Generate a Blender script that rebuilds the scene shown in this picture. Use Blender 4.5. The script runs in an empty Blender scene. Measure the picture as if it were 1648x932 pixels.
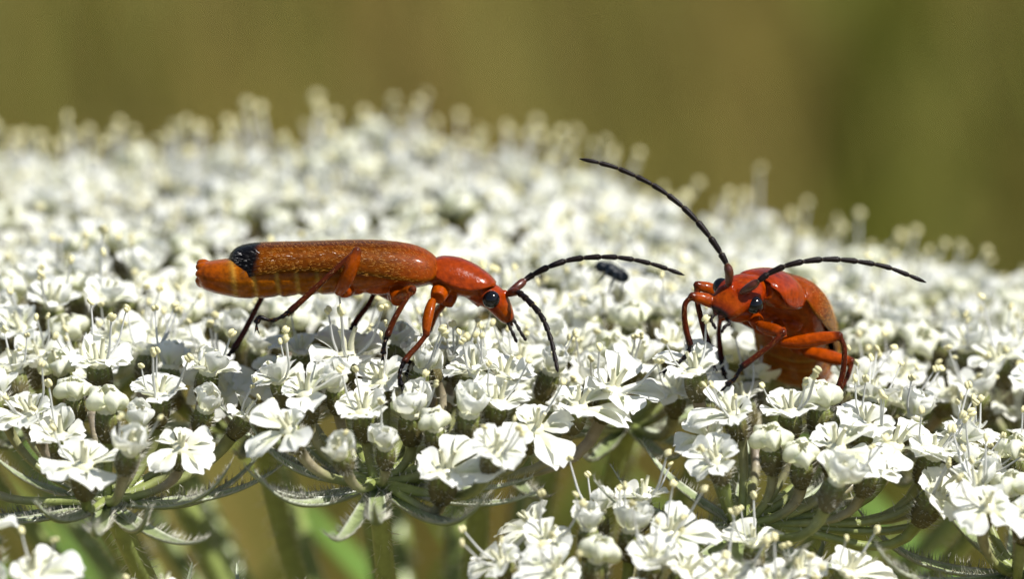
# Two red soldier beetles on a wild carrot flower head, macro photograph.
# One Blender unit is one millimetre.
import bpy, math, random
import numpy as np
from mathutils import Vector, Matrix
from mathutils.kdtree import KDTree

scn = bpy.context.scene
scn.unit_settings.system = 'METRIC'
scn.unit_settings.scale_length = 0.001
rnd = random.Random(11)
rad = math.radians

# ------------------------------------------------------------------ camera
PITCH = rad(17.0)
DIST = 160.0                      # mm, camera to the plane of focus
FIELD = 28.0                      # mm, width of the field at that plane
S = FIELD / 1648.0                # mm per photograph pixel there
F = Vector((0, math.cos(PITCH), -math.sin(PITCH)))
U = Vector((0, math.sin(PITCH), math.cos(PITCH)))
R = Vector((1, 0, 0))
CAM = -DIST * F
cam_data = bpy.data.cameras.new('camera')
cam = bpy.data.objects.new('camera', cam_data)
scn.collection.objects.link(cam)
cam.location = CAM
cam.rotation_euler = (math.pi / 2 - PITCH, 0, 0)
cam_data.sensor_width = 36.0
cam_data.lens = 36.0 * DIST / FIELD
cam_data.clip_start = 5.0
cam_data.clip_end = 60000.0
cam_data.dof.use_dof = True
cam_data.dof.focus_distance = DIST - 0.3
APERTURE = 3.7                    # mm, diameter of the entrance pupil
cam_data.dof.aperture_fstop = cam_data.lens * 1e-3 / APERTURE
scn.camera = cam

def W(px, py, d=0.0):
    """photograph pixel and depth behind the plane of focus -> world point"""
    k = (DIST + d) / DIST * S
    return CAM + F * (DIST + d) + R * ((px - 824) * k) + U * ((466 - py) * k)

def camdir(r, u, d):
    return (R * r + U * u + F * d).normalized()

# ------------------------------------------------------------------ light
SUN = Vector((0.50, -0.22, 0.84)).normalized()      # towards the sun
world = bpy.data.worlds.new('World')
scn.world = world
world.use_nodes = True
wn = world.node_tree
sky = wn.nodes.new('ShaderNodeTexSky')
sky.sky_type = 'NISHITA'
sky.sun_disc = False
sky.sun_elevation = math.asin(SUN.z)
sky.sun_rotation = math.atan2(SUN.x, SUN.y)
wn.nodes['Background'].inputs[1].default_value = 0.075
wn.links.new(sky.outputs[0], wn.nodes['Background'].inputs[0])
sun_data = bpy.data.lights.new('sun', 'SUN')
sun_data.energy = 4.9
sun_data.angle = rad(0.55)
sun_data.color = (1.0, 0.975, 0.93)
sun = bpy.data.objects.new('sun', sun_data)
scn.collection.objects.link(sun)
sun.rotation_euler = SUN.to_track_quat('Z', 'Y').to_euler()
sun.location = SUN * 500
vs = scn.view_settings
vs.view_transform = 'Standard'
vs.look = 'None'
vs.exposure = 0.68
vs.gamma = 1.0
vs.use_curve_mapping = False
scn.cycles.use_denoising = True
scn.cycles.max_bounces = 8
scn.cycles.diffuse_bounces = 4
scn.cycles.transmission_bounces = 6
scn.cycles.sample_clamp_indirect = 6.0

# ------------------------------------------------------------------ materials
def new_mat(name, base=(0.8, 0.8, 0.8), rough=0.5, attr=False, vary=0.0, noise=None,
            bump=None, coat=0.0, sss=0.0, sss_scale=0.3, transl=0.0, tcol=None, spec=0.5, randval=0.0,
            sheen=0.0):
    m = bpy.data.materials.new(name)
    m.use_nodes = True
    nt = m.node_tree
    N, Lk = nt.nodes, nt.links
    p = N['Principled BSDF']
    p.inputs['Roughness'].default_value = rough
    p.inputs['Specular IOR Level'].default_value = spec
    p.inputs['Coat Weight'].default_value = coat
    p.inputs['Coat Roughness'].default_value = 0.13
    p.inputs['Sheen Weight'].default_value = sheen
    tc = N.new('ShaderNodeTexCoord')
    if attr:
        a = N.new('ShaderNodeAttribute'); a.attribute_name = 'Col'
        col = a.outputs['Color']
    else:
        r_ = N.new('ShaderNodeRGB'); r_.outputs[0].default_value = (*base, 1)
        col = r_.outputs[0]
    if noise:
        sc, amt = noise[:2]
        t = N.new('ShaderNodeTexNoise'); t.inputs['Scale'].default_value = sc
        t.inputs['Detail'].default_value = 5.0
        Lk.new(tc.outputs['Object'], t.inputs['Vector'])
        mr = N.new('ShaderNodeMapRange')
        mr.inputs[1].default_value = 0.25; mr.inputs[2].default_value = 0.75
        mr.inputs[3].default_value = 1 - amt; mr.inputs[4].default_value = 1 + amt
        Lk.new(t.outputs[0], mr.inputs[0])
        mx = N.new('ShaderNodeMix'); mx.data_type = 'RGBA'; mx.blend_type = 'MULTIPLY'
        mx.inputs[0].default_value = 1.0
        Lk.new(col, mx.inputs[6]); Lk.new(mr.outputs[0], mx.inputs[7])
        col = mx.outputs[2]
    if randval:
        oi = N.new('ShaderNodeObjectInfo')
        mr2 = N.new('ShaderNodeMapRange')
        mr2.inputs[3].default_value = 1 - randval; mr2.inputs[4].default_value = 1.0
        Lk.new(oi.outputs['Random'], mr2.inputs[0])
        mx = N.new('ShaderNodeMix'); mx.data_type = 'RGBA'; mx.blend_type = 'MULTIPLY'
        mx.inputs[0].default_value = 1.0
        Lk.new(col, mx.inputs[6]); Lk.new(mr2.outputs[0], mx.inputs[7])
        col = mx.outputs[2]
    Lk.new(col, p.inputs['Base Color'])
    if sss:
        p.inputs['Subsurface Weight'].default_value = sss
        p.inputs['Subsurface Scale'].default_value = sss_scale
        p.inputs['Subsurface Radius'].default_value = (1.0, 0.35, 0.12)
    if bump:
        b = N.new('ShaderNodeBump')
        b.inputs['Strength'].default_value = bump[1]
        b.inputs['Distance'].default_value = bump[2] if len(bump) > 2 else 0.02
        t = N.new('ShaderNodeTexNoise'); t.inputs['Scale'].default_value = bump[0]
        t.inputs['Detail'].default_value = 3.0
        Lk.new(tc.outputs['Object'], t.inputs['Vector'])
        Lk.new(t.outputs[0], b.inputs['Height'])
        Lk.new(b.outputs[0], p.inputs['Normal'])
    if transl:
        tr = N.new('ShaderNodeBsdfTranslucent')
        if tcol:
            mx = N.new('ShaderNodeMix'); mx.data_type = 'RGBA'; mx.blend_type = 'MULTIPLY'
            mx.inputs[0].default_value = 1.0
            mx.inputs[7].default_value = (*tcol, 1)
            Lk.new(col, mx.inputs[6]); Lk.new(mx.outputs[2], tr.inputs[0])
        else:
            Lk.new(col, tr.inputs[0])
        ms = N.new('ShaderNodeMixShader'); ms.inputs[0].default_value = transl
        Lk.new(p.outputs[0], ms.inputs[1]); Lk.new(tr.outputs[0], ms.inputs[2])
        Lk.new(ms.outputs[0], N['Material Output'].inputs[0])
    return m

M = {}
M['petal'] = new_mat('petal_white', attr=True, rough=0.55, noise=(2.2, 0.04), bump=(9, 0.25, 0.03), transl=0.40,
                     tcol=(1.0, 1.0, 0.94), spec=0.3, randval=0.06)
M['anther'] = new_mat('anther_cream', base=(0.72, 0.66, 0.36), rough=0.7, noise=(14, 0.18), bump=(30, 0.4), randval=0.25)
M['filament'] = new_mat('filament_white', base=(0.70, 0.70, 0.66), rough=0.45, transl=0.25, randval=0.15)
M['style'] = new_mat('style_cream', base=(0.72, 0.70, 0.50), rough=0.32, noise=(6, 0.12), transl=0.2, coat=0.2)
M['ovary'] = new_mat('ovary_green_brown', attr=True, rough=0.6, noise=(7, 0.35), bump=(22, 0.5))
M['bristle'] = new_mat('bristle_pale', base=(0.62, 0.60, 0.50), rough=0.45, transl=0.3)
M['stalk'] = new_mat('stalk_green', attr=True, rough=0.42, noise=(3, 0.22), bump=(16, 0.35), coat=0.1, transl=0.08)
M['bract'] = new_mat('bract_grey_green', attr=True, rough=0.34, noise=(4, 0.25), bump=(18, 0.4), transl=0.15)
M['shell'] = new_mat('beetle_shell', attr=True, rough=0.27, noise=(6, 0.38), bump=(13, 0.55, 0.03), coat=0.16,
                     spec=0.05)
M['pronotum'] = new_mat('beetle_pronotum', attr=True, rough=0.20, noise=(6, 0.35), bump=(9, 0.55, 0.04), coat=0.28,
                        spec=.05)
M['elytron'] = new_mat('beetle_wing_case', attr=True, rough=0.27, noise=(8, 0.35), bump=(55, 0.7, 0.015),
                       coat=0.05, spec=0.05)
M['antenna'] = new_mat('antenna_black_brown', base=(0.007, 0.0035, 0.003), spec=.15, rough=0.42, noise=(12, 0.3), bump=(40, 0.4))
M['antenna_base'] = new_mat('antenna_base_red_brown', base=(0.06, 0.012, 0.003), rough=0.35, noise=(12, 0.3))
M['joint'] = new_mat('joint_pale', base=(0.16, 0.11, 0.05), rough=0.5)
M['eye'] = new_mat('eye_black', base=(0.004, 0.004, 0.005), rough=0.12, spec=.35)
M['gold_hair'] = new_mat('gold_hair', attr=True, rough=0.3, transl=0.2)
M['fly'] = new_mat('fly_blue_black', base=(0.003, 0.006, 0.010), rough=0.4, spec=.2)
M['dry_leaf'] = new_mat('leaf_straw', base=(0.30, 0.26, 0.11), rough=0.5, noise=(0.15, 0.3), transl=0.3)
M['weed'] = new_mat('weed_dark_green', base=(0.145, 0.152, 0.026), rough=0.7, noise=(0.05, 0.3), transl=0.2, spec=.1)
M['leaf'] = new_mat('leaf_green', base=(0.14, 0.25, 0.04), rough=0.5, noise=(0.15, 0.3), transl=0.3, tcol=(1, 1, .5))

def wing_mat():
    m = new_mat('fly_wing', base=(0.25, 0.25, 0.27), rough=0.25)
    nt = m.node_tree
    tr = nt.nodes.new('ShaderNodeBsdfTransparent')
    ms = nt.nodes.new('ShaderNodeMixShader'); ms.inputs[0].default_value = 0.55
    nt.links.new(nt.nodes['Principled BSDF'].outputs[0], ms.inputs[1])
    nt.links.new(tr.outputs[0], ms.inputs[2])
    nt.links.new(ms.outputs[0], nt.nodes['Material Output'].inputs[0])
    return m
M['wing'] = wing_mat()

def ground_mat():
    m = bpy.data.materials.new('meadow_soil')
    m.use_nodes = True
    N, Lk = m.node_tree.nodes, m.node_tree.links
    p = N['Principled BSDF']; p.inputs['Roughness'].default_value = 0.9
    tc = N.new('ShaderNodeTexCoord')
    t = N.new('ShaderNodeTexNoise'); t.inputs['Scale'].default_value = 0.006; t.inputs['Detail'].default_value = 8
    cr = N.new('ShaderNodeValToRGB')
    cr.color_ramp.elements[0].position = 0.35; cr.color_ramp.elements[0].color = (0.15, 0.125, 0.03, 1)
    cr.color_ramp.elements[1].position = 0.65; cr.color_ramp.elements[1].color = (0.22, 0.17, 0.05, 1)
    Lk.new(tc.outputs['Object'], t.inputs['Vector']); Lk.new(t.outputs[0], cr.inputs[0])
    Lk.new(cr.outputs[0], p.inputs['Base Color'])
    return m
M['ground'] = ground_mat()
M['grass'] = new_mat('meadow_grass', attr=True, rough=0.8, transl=0.25, spec=0.03)

# ------------------------------------------------------------------ mesh helpers
class MB:
    """collects one mesh: vertices, faces, a colour for each vertex, a material slot for each face"""
    def __init__(self):
        self.v, self.f, self.c, self.m = [], [], [], []
    def add(self, verts, faces, col=(1, 1, 1), mi=0):
        o = len(self.v)
        self.v.extend([tuple(x) for x in verts])
        if callable(col):
            self.c.extend([col(Vector(x)) for x in verts])
        elif len(col) == len(verts) and len(verts) and hasattr(col[0], '__len__'):
            self.c.extend([tuple(x) for x in col])
        else:
            self.c.extend([tuple(col)] * len(verts))
        self.f.extend([tuple(i + o for i in q) for q in faces])
        self.m.extend([mi] * len(faces))
    def mesh(self, name, mats, smooth=True):
        me = bpy.data.meshes.new(name)
        me.from_pydata(self.v, [], self.f)
        a = me.color_attributes.new('Col', 'FLOAT_COLOR', 'POINT')
        c = np.ones((len(self.v), 4), dtype=np.float32)
        c[:, :3] = np.array(self.c, dtype=np.float32)[:, :3]
        a.data.foreach_set('color', c.ravel())
        for x in mats:
            me.materials.append(M[x])
        me.polygons.foreach_set('material_index', self.m)
        me.polygons.foreach_set('use_smooth', [smooth] * len(self.f))
        me.update()
        return me
    def xform(self, mat):
        self.v = [tuple(mat @ Vector(x)) for x in self.v]
        return self

def grid_faces(nu, nv, close_v=False):
    fs = []
    for i in range(nu - 1):
        for j in range(nv if close_v else nv - 1):
            k = (j + 1) % nv
            fs.append((i * nv + j, (i + 1) * nv + j, (i + 1) * nv + k, i * nv + k))
    return fs

def catmull(pts, n):
    """n samples through points (tuples of any length)"""
    P = [np.array(p, float) for p in pts]
    P = [2 * P[0] - P[1]] + P + [2 * P[-1] - P[-2]]
    segs = len(P) - 3
    out = []
    for k in range(n):
        t = k / (n - 1) * segs
        i = min(int(t), segs - 1); t -= i
        a, b, c, d = P[i:i + 4]
        out.append(0.5 * (2 * b + (c - a) * t + (2 * a - 5 * b + 4 * c - d) * t * t + (3 * b - a - 3 * c + d) * t ** 3))
    return out

def linear(pts, n):
    P = [np.array(p, float) for p in pts]
    L = np.cumsum([0] + [np.linalg.norm((b - a)[:3]) for a, b in zip(P, P[1:])])
    out = []
    for k in range(n):
        t = L[-1] * k / (n - 1)
        i = min(max(int(np.searchsorted(L, t)) - 1, 0), len(P) - 2)
        w = (t - L[i]) / max(L[i + 1] - L[i], 1e-9)
        out.append(P[i] * (1 - w) + P[i + 1] * w)
    return out

def tube(mb, path, radii, seg=8, col=(1, 1, 1), mi=0, flat=1.0, cap=True):
    """path: points, radii: numbers; closed with fan caps"""
    n = len(path)
    path = [Vector(p[:3]) for p in path]
    t0 = (path[1] - path[0]).normalized()
    x = t0.orthogonal().normalized()
    verts = []
    for i in range(n):
        t = (path[min(i + 1, n - 1)] - path[max(i - 1, 0)]).normalized()
        x = (x - t * x.dot(t)).normalized()
        y = t.cross(x)
        for k in range(seg):
            a = 2 * math.pi * k / seg
            verts.append(path[i] + x * (math.cos(a) * radii[i]) + y * (math.sin(a) * radii[i] * flat))
    fs = grid_faces(n, seg, True)
    if cap:
        verts += [path[0], path[-1]]
        a, b = len(verts) - 2, len(verts) - 1
        for k in range(seg):
            fs.append((a, (k + 1) % seg, k))
            fs.append((b, (n - 1) * seg + k, (n - 1) * seg + (k + 1) % seg))
    if not callable(col) and len(col) == n and hasattr(col[0], '__len__'):
        cc = []
        for i in range(n):
            cc += [tuple(col[i])] * seg
        if cap:
            cc += [tuple(col[0]), tuple(col[-1])]
        col = cc
    mb.add(verts, fs, col, mi)

def ellipsoid(mb, c, ax, nu=12, nv=16, col=(1, 1, 1), mi=0):
    """ax: three half-axis vectors"""
    verts = []
    for i in range(nu + 1):
        th = math.pi * i / nu
        for j in range(nv):
            ph = 2 * math.pi * j / nv
            verts.append(Vector(c) + ax[2] * math.cos(th) + ax[0] * (math.sin(th) * math.cos(ph)) + ax[1] * (math.sin(th) * math.sin(ph)))
    mb.add(verts, grid_faces(nu + 1, nv, True), col, mi)

def link(name, me, parent=None, mat=None):
    o = bpy.data.objects.new(name, me)
    scn.collection.objects.link(o)
    if parent is not None:
        o.parent = parent
    if mat is not None:
        o.matrix_local = mat
    return o

def tag(o, label=None, cat=None, group=None, kind=None):
    if label: o['label'] = label
    if cat: o['category'] = cat
    if group: o['group'] = group
    if kind: o['kind'] = kind
    return o

def lerp(a, b, t):
    return tuple(x + (y - x) * t for x, y in zip(a, b))

def sstep(a, b, x):
    t = min(max((x - a) / (b - a), 0.0), 1.0)
    return t * t * (3 - 2 * t)

# ------------------------------------------------------------------ ground and meadow
GROUND_Z = -620.0
mb = MB()
mb.add([(-40000, -2000, GROUND_Z), (40000, -2000, GROUND_Z), (40000, 50000, GROUND_Z), (-40000, 50000, GROUND_Z)], [(0, 1, 2, 3)])
g = link('ground', mb.mesh('ground', ['ground'], False))
tag(g, 'dry olive brown meadow ground far behind the flower head', kind='structure')

def meadow():
    r = random.Random(5)
    V, Fc, C = [], [], []
    tan_, olive, green = (0.275, 0.222, 0.064), (0.20, 0.178, 0.042), (0.10, 0.112, 0.015)
    for i in range(26000):
        y = 1150 + 2700 * r.random()
        x = (r.random() - 0.5) * (500 + 0.42 * y)
        ang = x / (y + 153)                      # bearing seen from where the flower stands
        h = 90 + 190 * r.random()
        wd = 2.0 + 2.5 * r.random()
        az = r.random() * 6.283
        lean = (0.10 + 0.3 * r.random()) * h
        gr = max(0.28 * (1 - sstep(-0.085, -0.03, ang)), 0.30 * sstep(0.045, 0.065, ang))
        t = r.random()
        c = olive if t < 0.45 else tan_
        if r.random() < gr: c = green
        c = tuple(k * (0.8 + 0.4 * r.random()) for k in c)
        dx, dy = math.cos(az), math.sin(az)
        px, py = -dy * wd, dx * wd
        o = len(V)
        V += [(x - px, y - py, GROUND_Z), (x + px, y + py, GROUND_Z),
              (x + px * .7 + dx * lean * .3, y + py * .7 + dy * lean * .3, GROUND_Z + h * .6),
              (x - px * .7 + dx * lean * .3, y - py * .7 + dy * lean * .3, GROUND_Z + h * .6),
              (x + dx * lean, y + dy * lean, GROUND_Z + h)]
        Fc += [(o, o + 1, o + 2, o + 3), (o + 3, o + 2, o + 4)]
        C += [c] * 5
    mb = MB(); mb.v, mb.f, mb.c, mb.m = V, Fc, C, [0] * len(Fc)
    o = link('meadow_grass', mb.mesh('meadow_grass', ['grass'], False))
    tag(o, 'blurred dry olive and tan meadow grass far behind the flowers', 'grass', kind='stuff')
meadow()

# ------------------------------------------------------------------ flower pieces (shared meshes)
WHITE = (0.84, 0.84, 0.795)
PALEY = (0.72, 0.73, 0.46)
CREAM = (0.80, 0.80, 0.60)
GREENY = (0.42, 0.48, 0.12)

def petal_mb(L, Wd, rise, curl, notch, cup, ruf, seed, cream=0.0, groove=.10):
    r = random.Random(seed)
    NU, NV = 10, 9
    p1, p2, p3 = r.random() * 6.28, r.random() * 6.28, r.random() * 6.28
    skew = (r.random() - .5) * 0.35
    # centre line by its bending angle
    steps = 40
    xs, zs, ths = [0], [0], [rise]
    for k in range(steps):
        u = (k + .5) / steps
        th = rise + curl * u ** 1.3
        xs.append(xs[-1] + L * math.cos(th) / steps); zs.append(zs[-1] + L * math.sin(th) / steps); ths.append(th)
    def at(u):
        f = min(max(u, 0), 1) * steps
        i = min(int(f), steps - 1); w = f - i
        return (xs[i] * (1 - w) + xs[i + 1] * w, zs[i] * (1 - w) + zs[i + 1] * w, ths[i] * (1 - w) + ths[i + 1] * w)
    verts, cols = [], []
    for i in range(NU):
        u = i / (NU - 1)
        w = Wd / 2 * (0.17 + 0.83 * math.sin(math.pi / 2 * min(1, u * 1.3)) ** 1.3) * math.sqrt(max(.12, 1 - (max(0, u - .5) / .53) ** 2.8))
        for j in range(NV):
            v = -1 + 2 * j / (NV - 1)
            w_ = w * (1 + (.10 * (r.random() - .5) if abs(v) == 1 else 0))
            ue = u * (1 - 0.13 * u * u * abs(v) ** 2.2 - notch * u * u * math.exp(-(v / .30) ** 2) + skew * .3 * v * u * u) + (.07 * (r.random() - .5) if i == NU - 1 else 0)
            x, z, th = at(ue)
            off = cup * w * v * v - groove * L * math.exp(-(v / .26) ** 2) * math.sin(math.pi * min(1, u * 1.05)) ** 2
            off += ruf * L * u * (math.sin(3.1 * v + p1) * .6 + math.sin(6.2 * v + 4 * u + p2) * .4 + .5 * math.sin(5 * u + p3))
            off += ruf * L * .9 * abs(v) ** 3 * math.sin(9 * u + p3 + (2 if v > 0 else 0))
            verts.append((x - math.sin(th) * off, v * w_ + ruf * L * .4 * math.sin(4 * u + p1) * u, z + math.cos(th) * off))
            g = 0.75 * math.exp(-(v / .22) ** 2) * math.exp(-((u - .34) / .2) ** 2)
            c = lerp(WHITE, PALEY, min(1, math.exp(-u / .18) * .8 + g))
            c = lerp(c, GREENY, g * .55)
            c = lerp(c, CREAM, cream)
            if cream: c = lerp(c, (0.55, 0.62, 0.25), .55 * abs(v) ** 4 + .4 * (1 - sstep(.05, .3, u)))
            cols.append(c)
    mb = MB()
    mb.add(verts, grid_faces(NU, NV), cols)
    # the tip folded inwards over the groove
    tv, tcs = [], []
    n = 6
    for i in range(n):
        t = i / (n - 1)
        x, z, th = at((1 - notch) * (1 - .62 * t))
        h = L * (.02 + .17 * math.sin(math.pi * min(1, t * .75 + .12)) * (1 - .4 * t)) - .08 * L * (1 - t)
        w = Wd * .16 * (1 - t) + .012
        for v in (-1, 0, 1):
            hh = h - (.03 * L if v == 0 else 0)
            tv.append((x - math.sin(th) * hh, v * w, z + math.cos(th) * hh))
            tcs.append(lerp(WHITE, PALEY, .5 * t))
    mb.add(tv, grid_faces(n, 3), tcs)
    return mb

PET = {}
def petal_set(kind, n, f):
    PET[kind] = []
    for k in range(n):
        b = f(k)
        PET[kind].append((b, b.mesh('petal', ['petal'])))
rp = random.Random(3)
petal_set('open', 7, lambda k: petal_mb(.74 + .16 * rp.random(), .92 + .16 * rp.random(), rad(34 + 22 * rp.random()), rad(-50 - 40 * rp.random()),
                                       .10 + .08 * rp.random(), .05 + .3 * rp.random(), .035, k))
petal_set('cupped', 6, lambda k: petal_mb(.84 + .15 * rp.random(), .90 + .14 * rp.random(), rad(42 + 16 * rp.random()), rad(30 + 70 * rp.random()),
                                         .14, .40 + .2 * rp.random(), .04, 20 + k))
petal_set('bud', 5, lambda k: petal_mb(1.05 + .12 * rp.random(), .80 + .1 * rp.random(), rad(4 + 10 * rp.random()), rad(190 + 25 * rp.random()),
                                      .14, .60, .045, 40 + k, .55, .20))
petal_set('ray', 7, lambda k: petal_mb(1.20 + .42 * rp.random(), 1.12 + .34 * rp.random(), rad(22 + 16 * rp.random()), rad(-34 - 30 * rp.random()),
                                      .08 + .12 * rp.random(), .02 + .22 * rp.random(), .032, 60 + k))
petal_set('side', 6, lambda k: petal_mb(.98 + .25 * rp.random(), 1.0 + .2 * rp.random(), rad(28 + 18 * rp.random()), rad(-45 - 30 * rp.random()),
                                       .14, .05 + .3 * rp.random(), .04, 80 + k))

def stamen_mb(seed):
    r = random.Random(seed)
    out = .15 + .35 * r.random(); L = 1.05 + .55 * r.random(); bend = (r.random() - .5) * .5
    pts = catmull([(0, 0, 0), (out * .55 * L, bend * .1, .33 * L), (out * .8 * L, bend * .25, .68 * L), (out * L, bend * .3, L)], 9)
    mb = MB()
    tube(mb, pts, [.042 - .018 * i / 8 for i in range(9)], 6, mi=0)
    tip = Vector(pts[-1]); d = (tip - Vector(pts[-2])).normalized()
    tilt = Vector((r.random() - .5, r.random() - .5, .35)).normalized()
    a = tilt.orthogonal().normalized(); b = tilt.cross(a)
    for s in (-1, 1):
        ellipsoid(mb, tip + d * .03 + a * (.048 * s), (a * .072, b * .066, tilt * (.112 + .02 * r.random())), 8, 9, mi=1)
    return mb
STA = []
for k in range(7):
    b = stamen_mb(100 + k)
    STA.append((b, b.mesh('stamen', ['filament', 'anther'])))

def core_mb(seed, bristles=120):
    """ribbed bristly ovary with the cream disc and two styles on top"""
    r = random.Random(seed)
    mb = MB()
    prof = [(-1.0, .13), (-.96, .20), (-.84, .27), (-.65, .325), (-.42, .345), (-.2, .335), (-.06, .30), (0.0, .26)]
    seg = 30
    verts, cols = [], []
    brown, grn = (0.085, 0.066, 0.022), (0.14, 0.17, 0.03)
    for z, q in prof:
        for k in range(seg):
            a = 2 * math.pi * k / seg
            rr = q * (1 + .09 * math.cos(10 * a))
            verts.append((rr * math.cos(a), rr * math.sin(a), z))
            g = sstep(-.45, 0, z) * .9 + .1
            cols.append(lerp(brown, grn, min(1, g * (.7 + .4 * math.cos(10 * a)))))
    mb.add(verts, grid_faces(len(prof), seg, True), cols, 0)
    for k in range(bristles):
        a = r.random() * 6.283; z = -.95 + .9 * r.random()
        q = .33 * (1 - .6 * abs(z + .45) ** 2.2)
        d = Vector((math.cos(a), math.sin(a), .1 + .7 * r.random())).normalized()
        base = Vector((q * math.cos(a), q * math.sin(a), z))
        t = Vector((-math.sin(a), math.cos(a), 0)) * .011
        up = Vector((0, 0, .011)); L = .15 + .20 * r.random()
        mb.add([base - t, base + t, base + up, base + d * L + Vector((0, 0, .03))], [(0, 1, 3), (1, 2, 3), (2, 0, 3)], mi=1)
    prof = [(-.03, .27), (.06, .29), (.13, .25), (.19, .15), (.22, .05), (.225, .004)]
    verts = []
    for z, q in prof:
        for k in range(12):
            a = 2 * math.pi * k / 12
            verts.append((q * (1 + .1 * math.cos(2 * a)) * math.cos(a), q * math.sin(a), z))
    mb.add(verts, grid_faces(len(prof), 12, True), mi=2)
    for s in (-1, 1):
        L = .5 + .25 * r.random(); sp = .10 + .12 * r.random()
        pts = catmull([(.07 * s, 0, .10), (.09 * s, .02, .10 + L * .5), (sp * s, .03, .10 + L)], 6)
        tube(mb, pts, [.105, .088, .075, .066, .06, .056], 7, mi=2)
    return mb
CORE = []
for k in range(5):
    b = core_mb(200 + k)
    CORE.append((b, b.mesh('flower', ['ovary', 'bristle', 'style'])))

CORE_FAR = core_mb(210, 16)

def bract_mb(seed):
    """narrow channelled bract with a pale hairy edge; runs along +x, rising at the tip"""
    r = random.Random(seed)
    L = 4.8 + 2.0 * r.random(); wd = .15 + .06 * r.random()
    bow = .35 + .5 * r.random(); side = (r.random() - .5) * .9
    n = 16
    mb = MB(); verts, cols = [], []
    def cl(t):
        return Vector((L * (t - .12 * t * t), side * t * t, -bow * math.sin(math.pi * t * .8) * .8 + bow * 1.5 * t ** 3))
    for i in range(n):
        t = i / (n - 1)
        w = wd * (.75 + .5 * math.sin(math.pi * min(1, t * 1.3))) * (1 - t ** 4) + .012
        c = cl(t)
        for v in (-1, -.72, 0, .72, 1):
            verts.append(c + Vector((0, v * w, .55 * w * v * v)))
            base = lerp((0.17, 0.22, 0.055), (0.27, 0.31, 0.18), t)
            cols.append(lerp(base, (0.52, 0.53, 0.44), .85 if abs(v) > .9 else (.15 if abs(v) > .5 else 0)))
        # lower side, giving it thickness
        for v in (.72, 0, -.72):
            verts.append(c + Vector((0, v * w, .55 * w * v * v - .10 * (1 - .5 * t))))
            cols.append(lerp((0.12, 0.16, 0.05), (0.23, 0.26, 0.17), t * .7))
    mb.add(verts, grid_faces(n, 8, True), cols, 0)
    for k in range(190):
        t = .06 + .94 * r.random(); s = r.choice((-1, 1))
        w = wd * (.75 + .5 * math.sin(math.pi * min(1, t * 1.3))) * (1 - t ** 4) + .012
        b = cl(t) + Vector((0, s * w, .55 * w))
        d = Vector((.5 * r.random(), s * (.3 + .5 * r.random()), .4 + .5 * r.random())).normalized() * (.16 + .2 * r.random())
        mb.add([b, b + Vector((.022, 0, 0)), b + Vector((.011, 0, -.016)), b + d], [(0, 1, 3), (1, 2, 3), (2, 0, 3)], mi=1)
    return mb
BRACT = []
for k in range(7):
    b = bract_mb(300 + k)
    BRACT.append((b, b.mesh('bract', ['bract', 'bristle'])))

# ------------------------------------------------------------------ the flower head
BASE = Vector((-3.0, 9.0, GROUND_Z))
HUB = Vector((-2.0, 11.0, -25.0))
head = link('carrot_flower_head', None)
head.location = BASE
tag(head, 'wide white lacy flower head of wild carrot that both beetles stand on', 'flower head')

mass = MB()                      # flowers beyond the 300 that show largest
def mass_add(b, mat, slots):
    o = len(mass.v)
    A = np.array(b.v, float) @ np.array(mat.to_3x3()).T + np.array(mat.translation)
    mass.v.extend(map(tuple, A)); mass.c.extend(b.c)
    mass.f.extend([tuple(i + o for i in q) for q in b.f])
    mass.m.extend([slots[i] for i in b.m])

def frame(origin, z, xhint):
    z = z.normalized()
    x = (xhint - z * xhint.dot(z))
    x = x.normalized() if x.length > 1e-5 else z.orthogonal().normalized()
    y = z.cross(x)
    m = Matrix((x, y, z)).transposed().to_4x4()
    m.translation = origin
    return m

GREEN_STALK, PURPLE_STALK = (0.20, 0.235, 0.065), (0.33, 0.25, 0.215)
def pedicel_mb(a, b, n_end, hub_up, r):
    """curved stalk from the umbellet's hub a to the ovary's foot b"""
    L = (b - a).length
    side = (b - a) - hub_up * (b - a).dot(hub_up)
    p1 = a + side * .42 + hub_up * L * .06
    p2 = b - n_end * L * .42
    pts = []
    for q in range(11):
        t = q / 10; u = 1 - t
        pts.append(tuple(a * u ** 3 + p1 * (3 * u * u * t) + p2 * (3 * u * t * t) + b * t ** 3))
    pur = r.random() * .9
    cols = [lerp(GREEN_STALK, PURPLE_STALK, pur * sstep(.25, .85, i / 10)) for i in range(11)]
    mb = MB()
    r0 = .135 + .03 * r.random()
    tube(mb, pts, [r0 * (1.15 - .35 * math.sin(math.pi * i / 10)) for i in range(11)], 8, cols, 0)
    for q in range(22):
        t = r.randrange(1, 10); c = Vector(pts[t]); d = Vector((r.gauss(0, 1), r.gauss(0, 1), r.gauss(0, 1))).normalized()
        tn = (Vector(pts[t + 1]) - c).normalized(); d = (d - tn * d.dot(tn)).normalized()
        b0 = c + d * r0 * .8
        mb.add([b0 - tn * .012, b0 + tn * .012, b0 + d * (.10 + .10 * r.random()) + tn * .05], [(0, 1, 2)], mi=1)
    return mb

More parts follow.
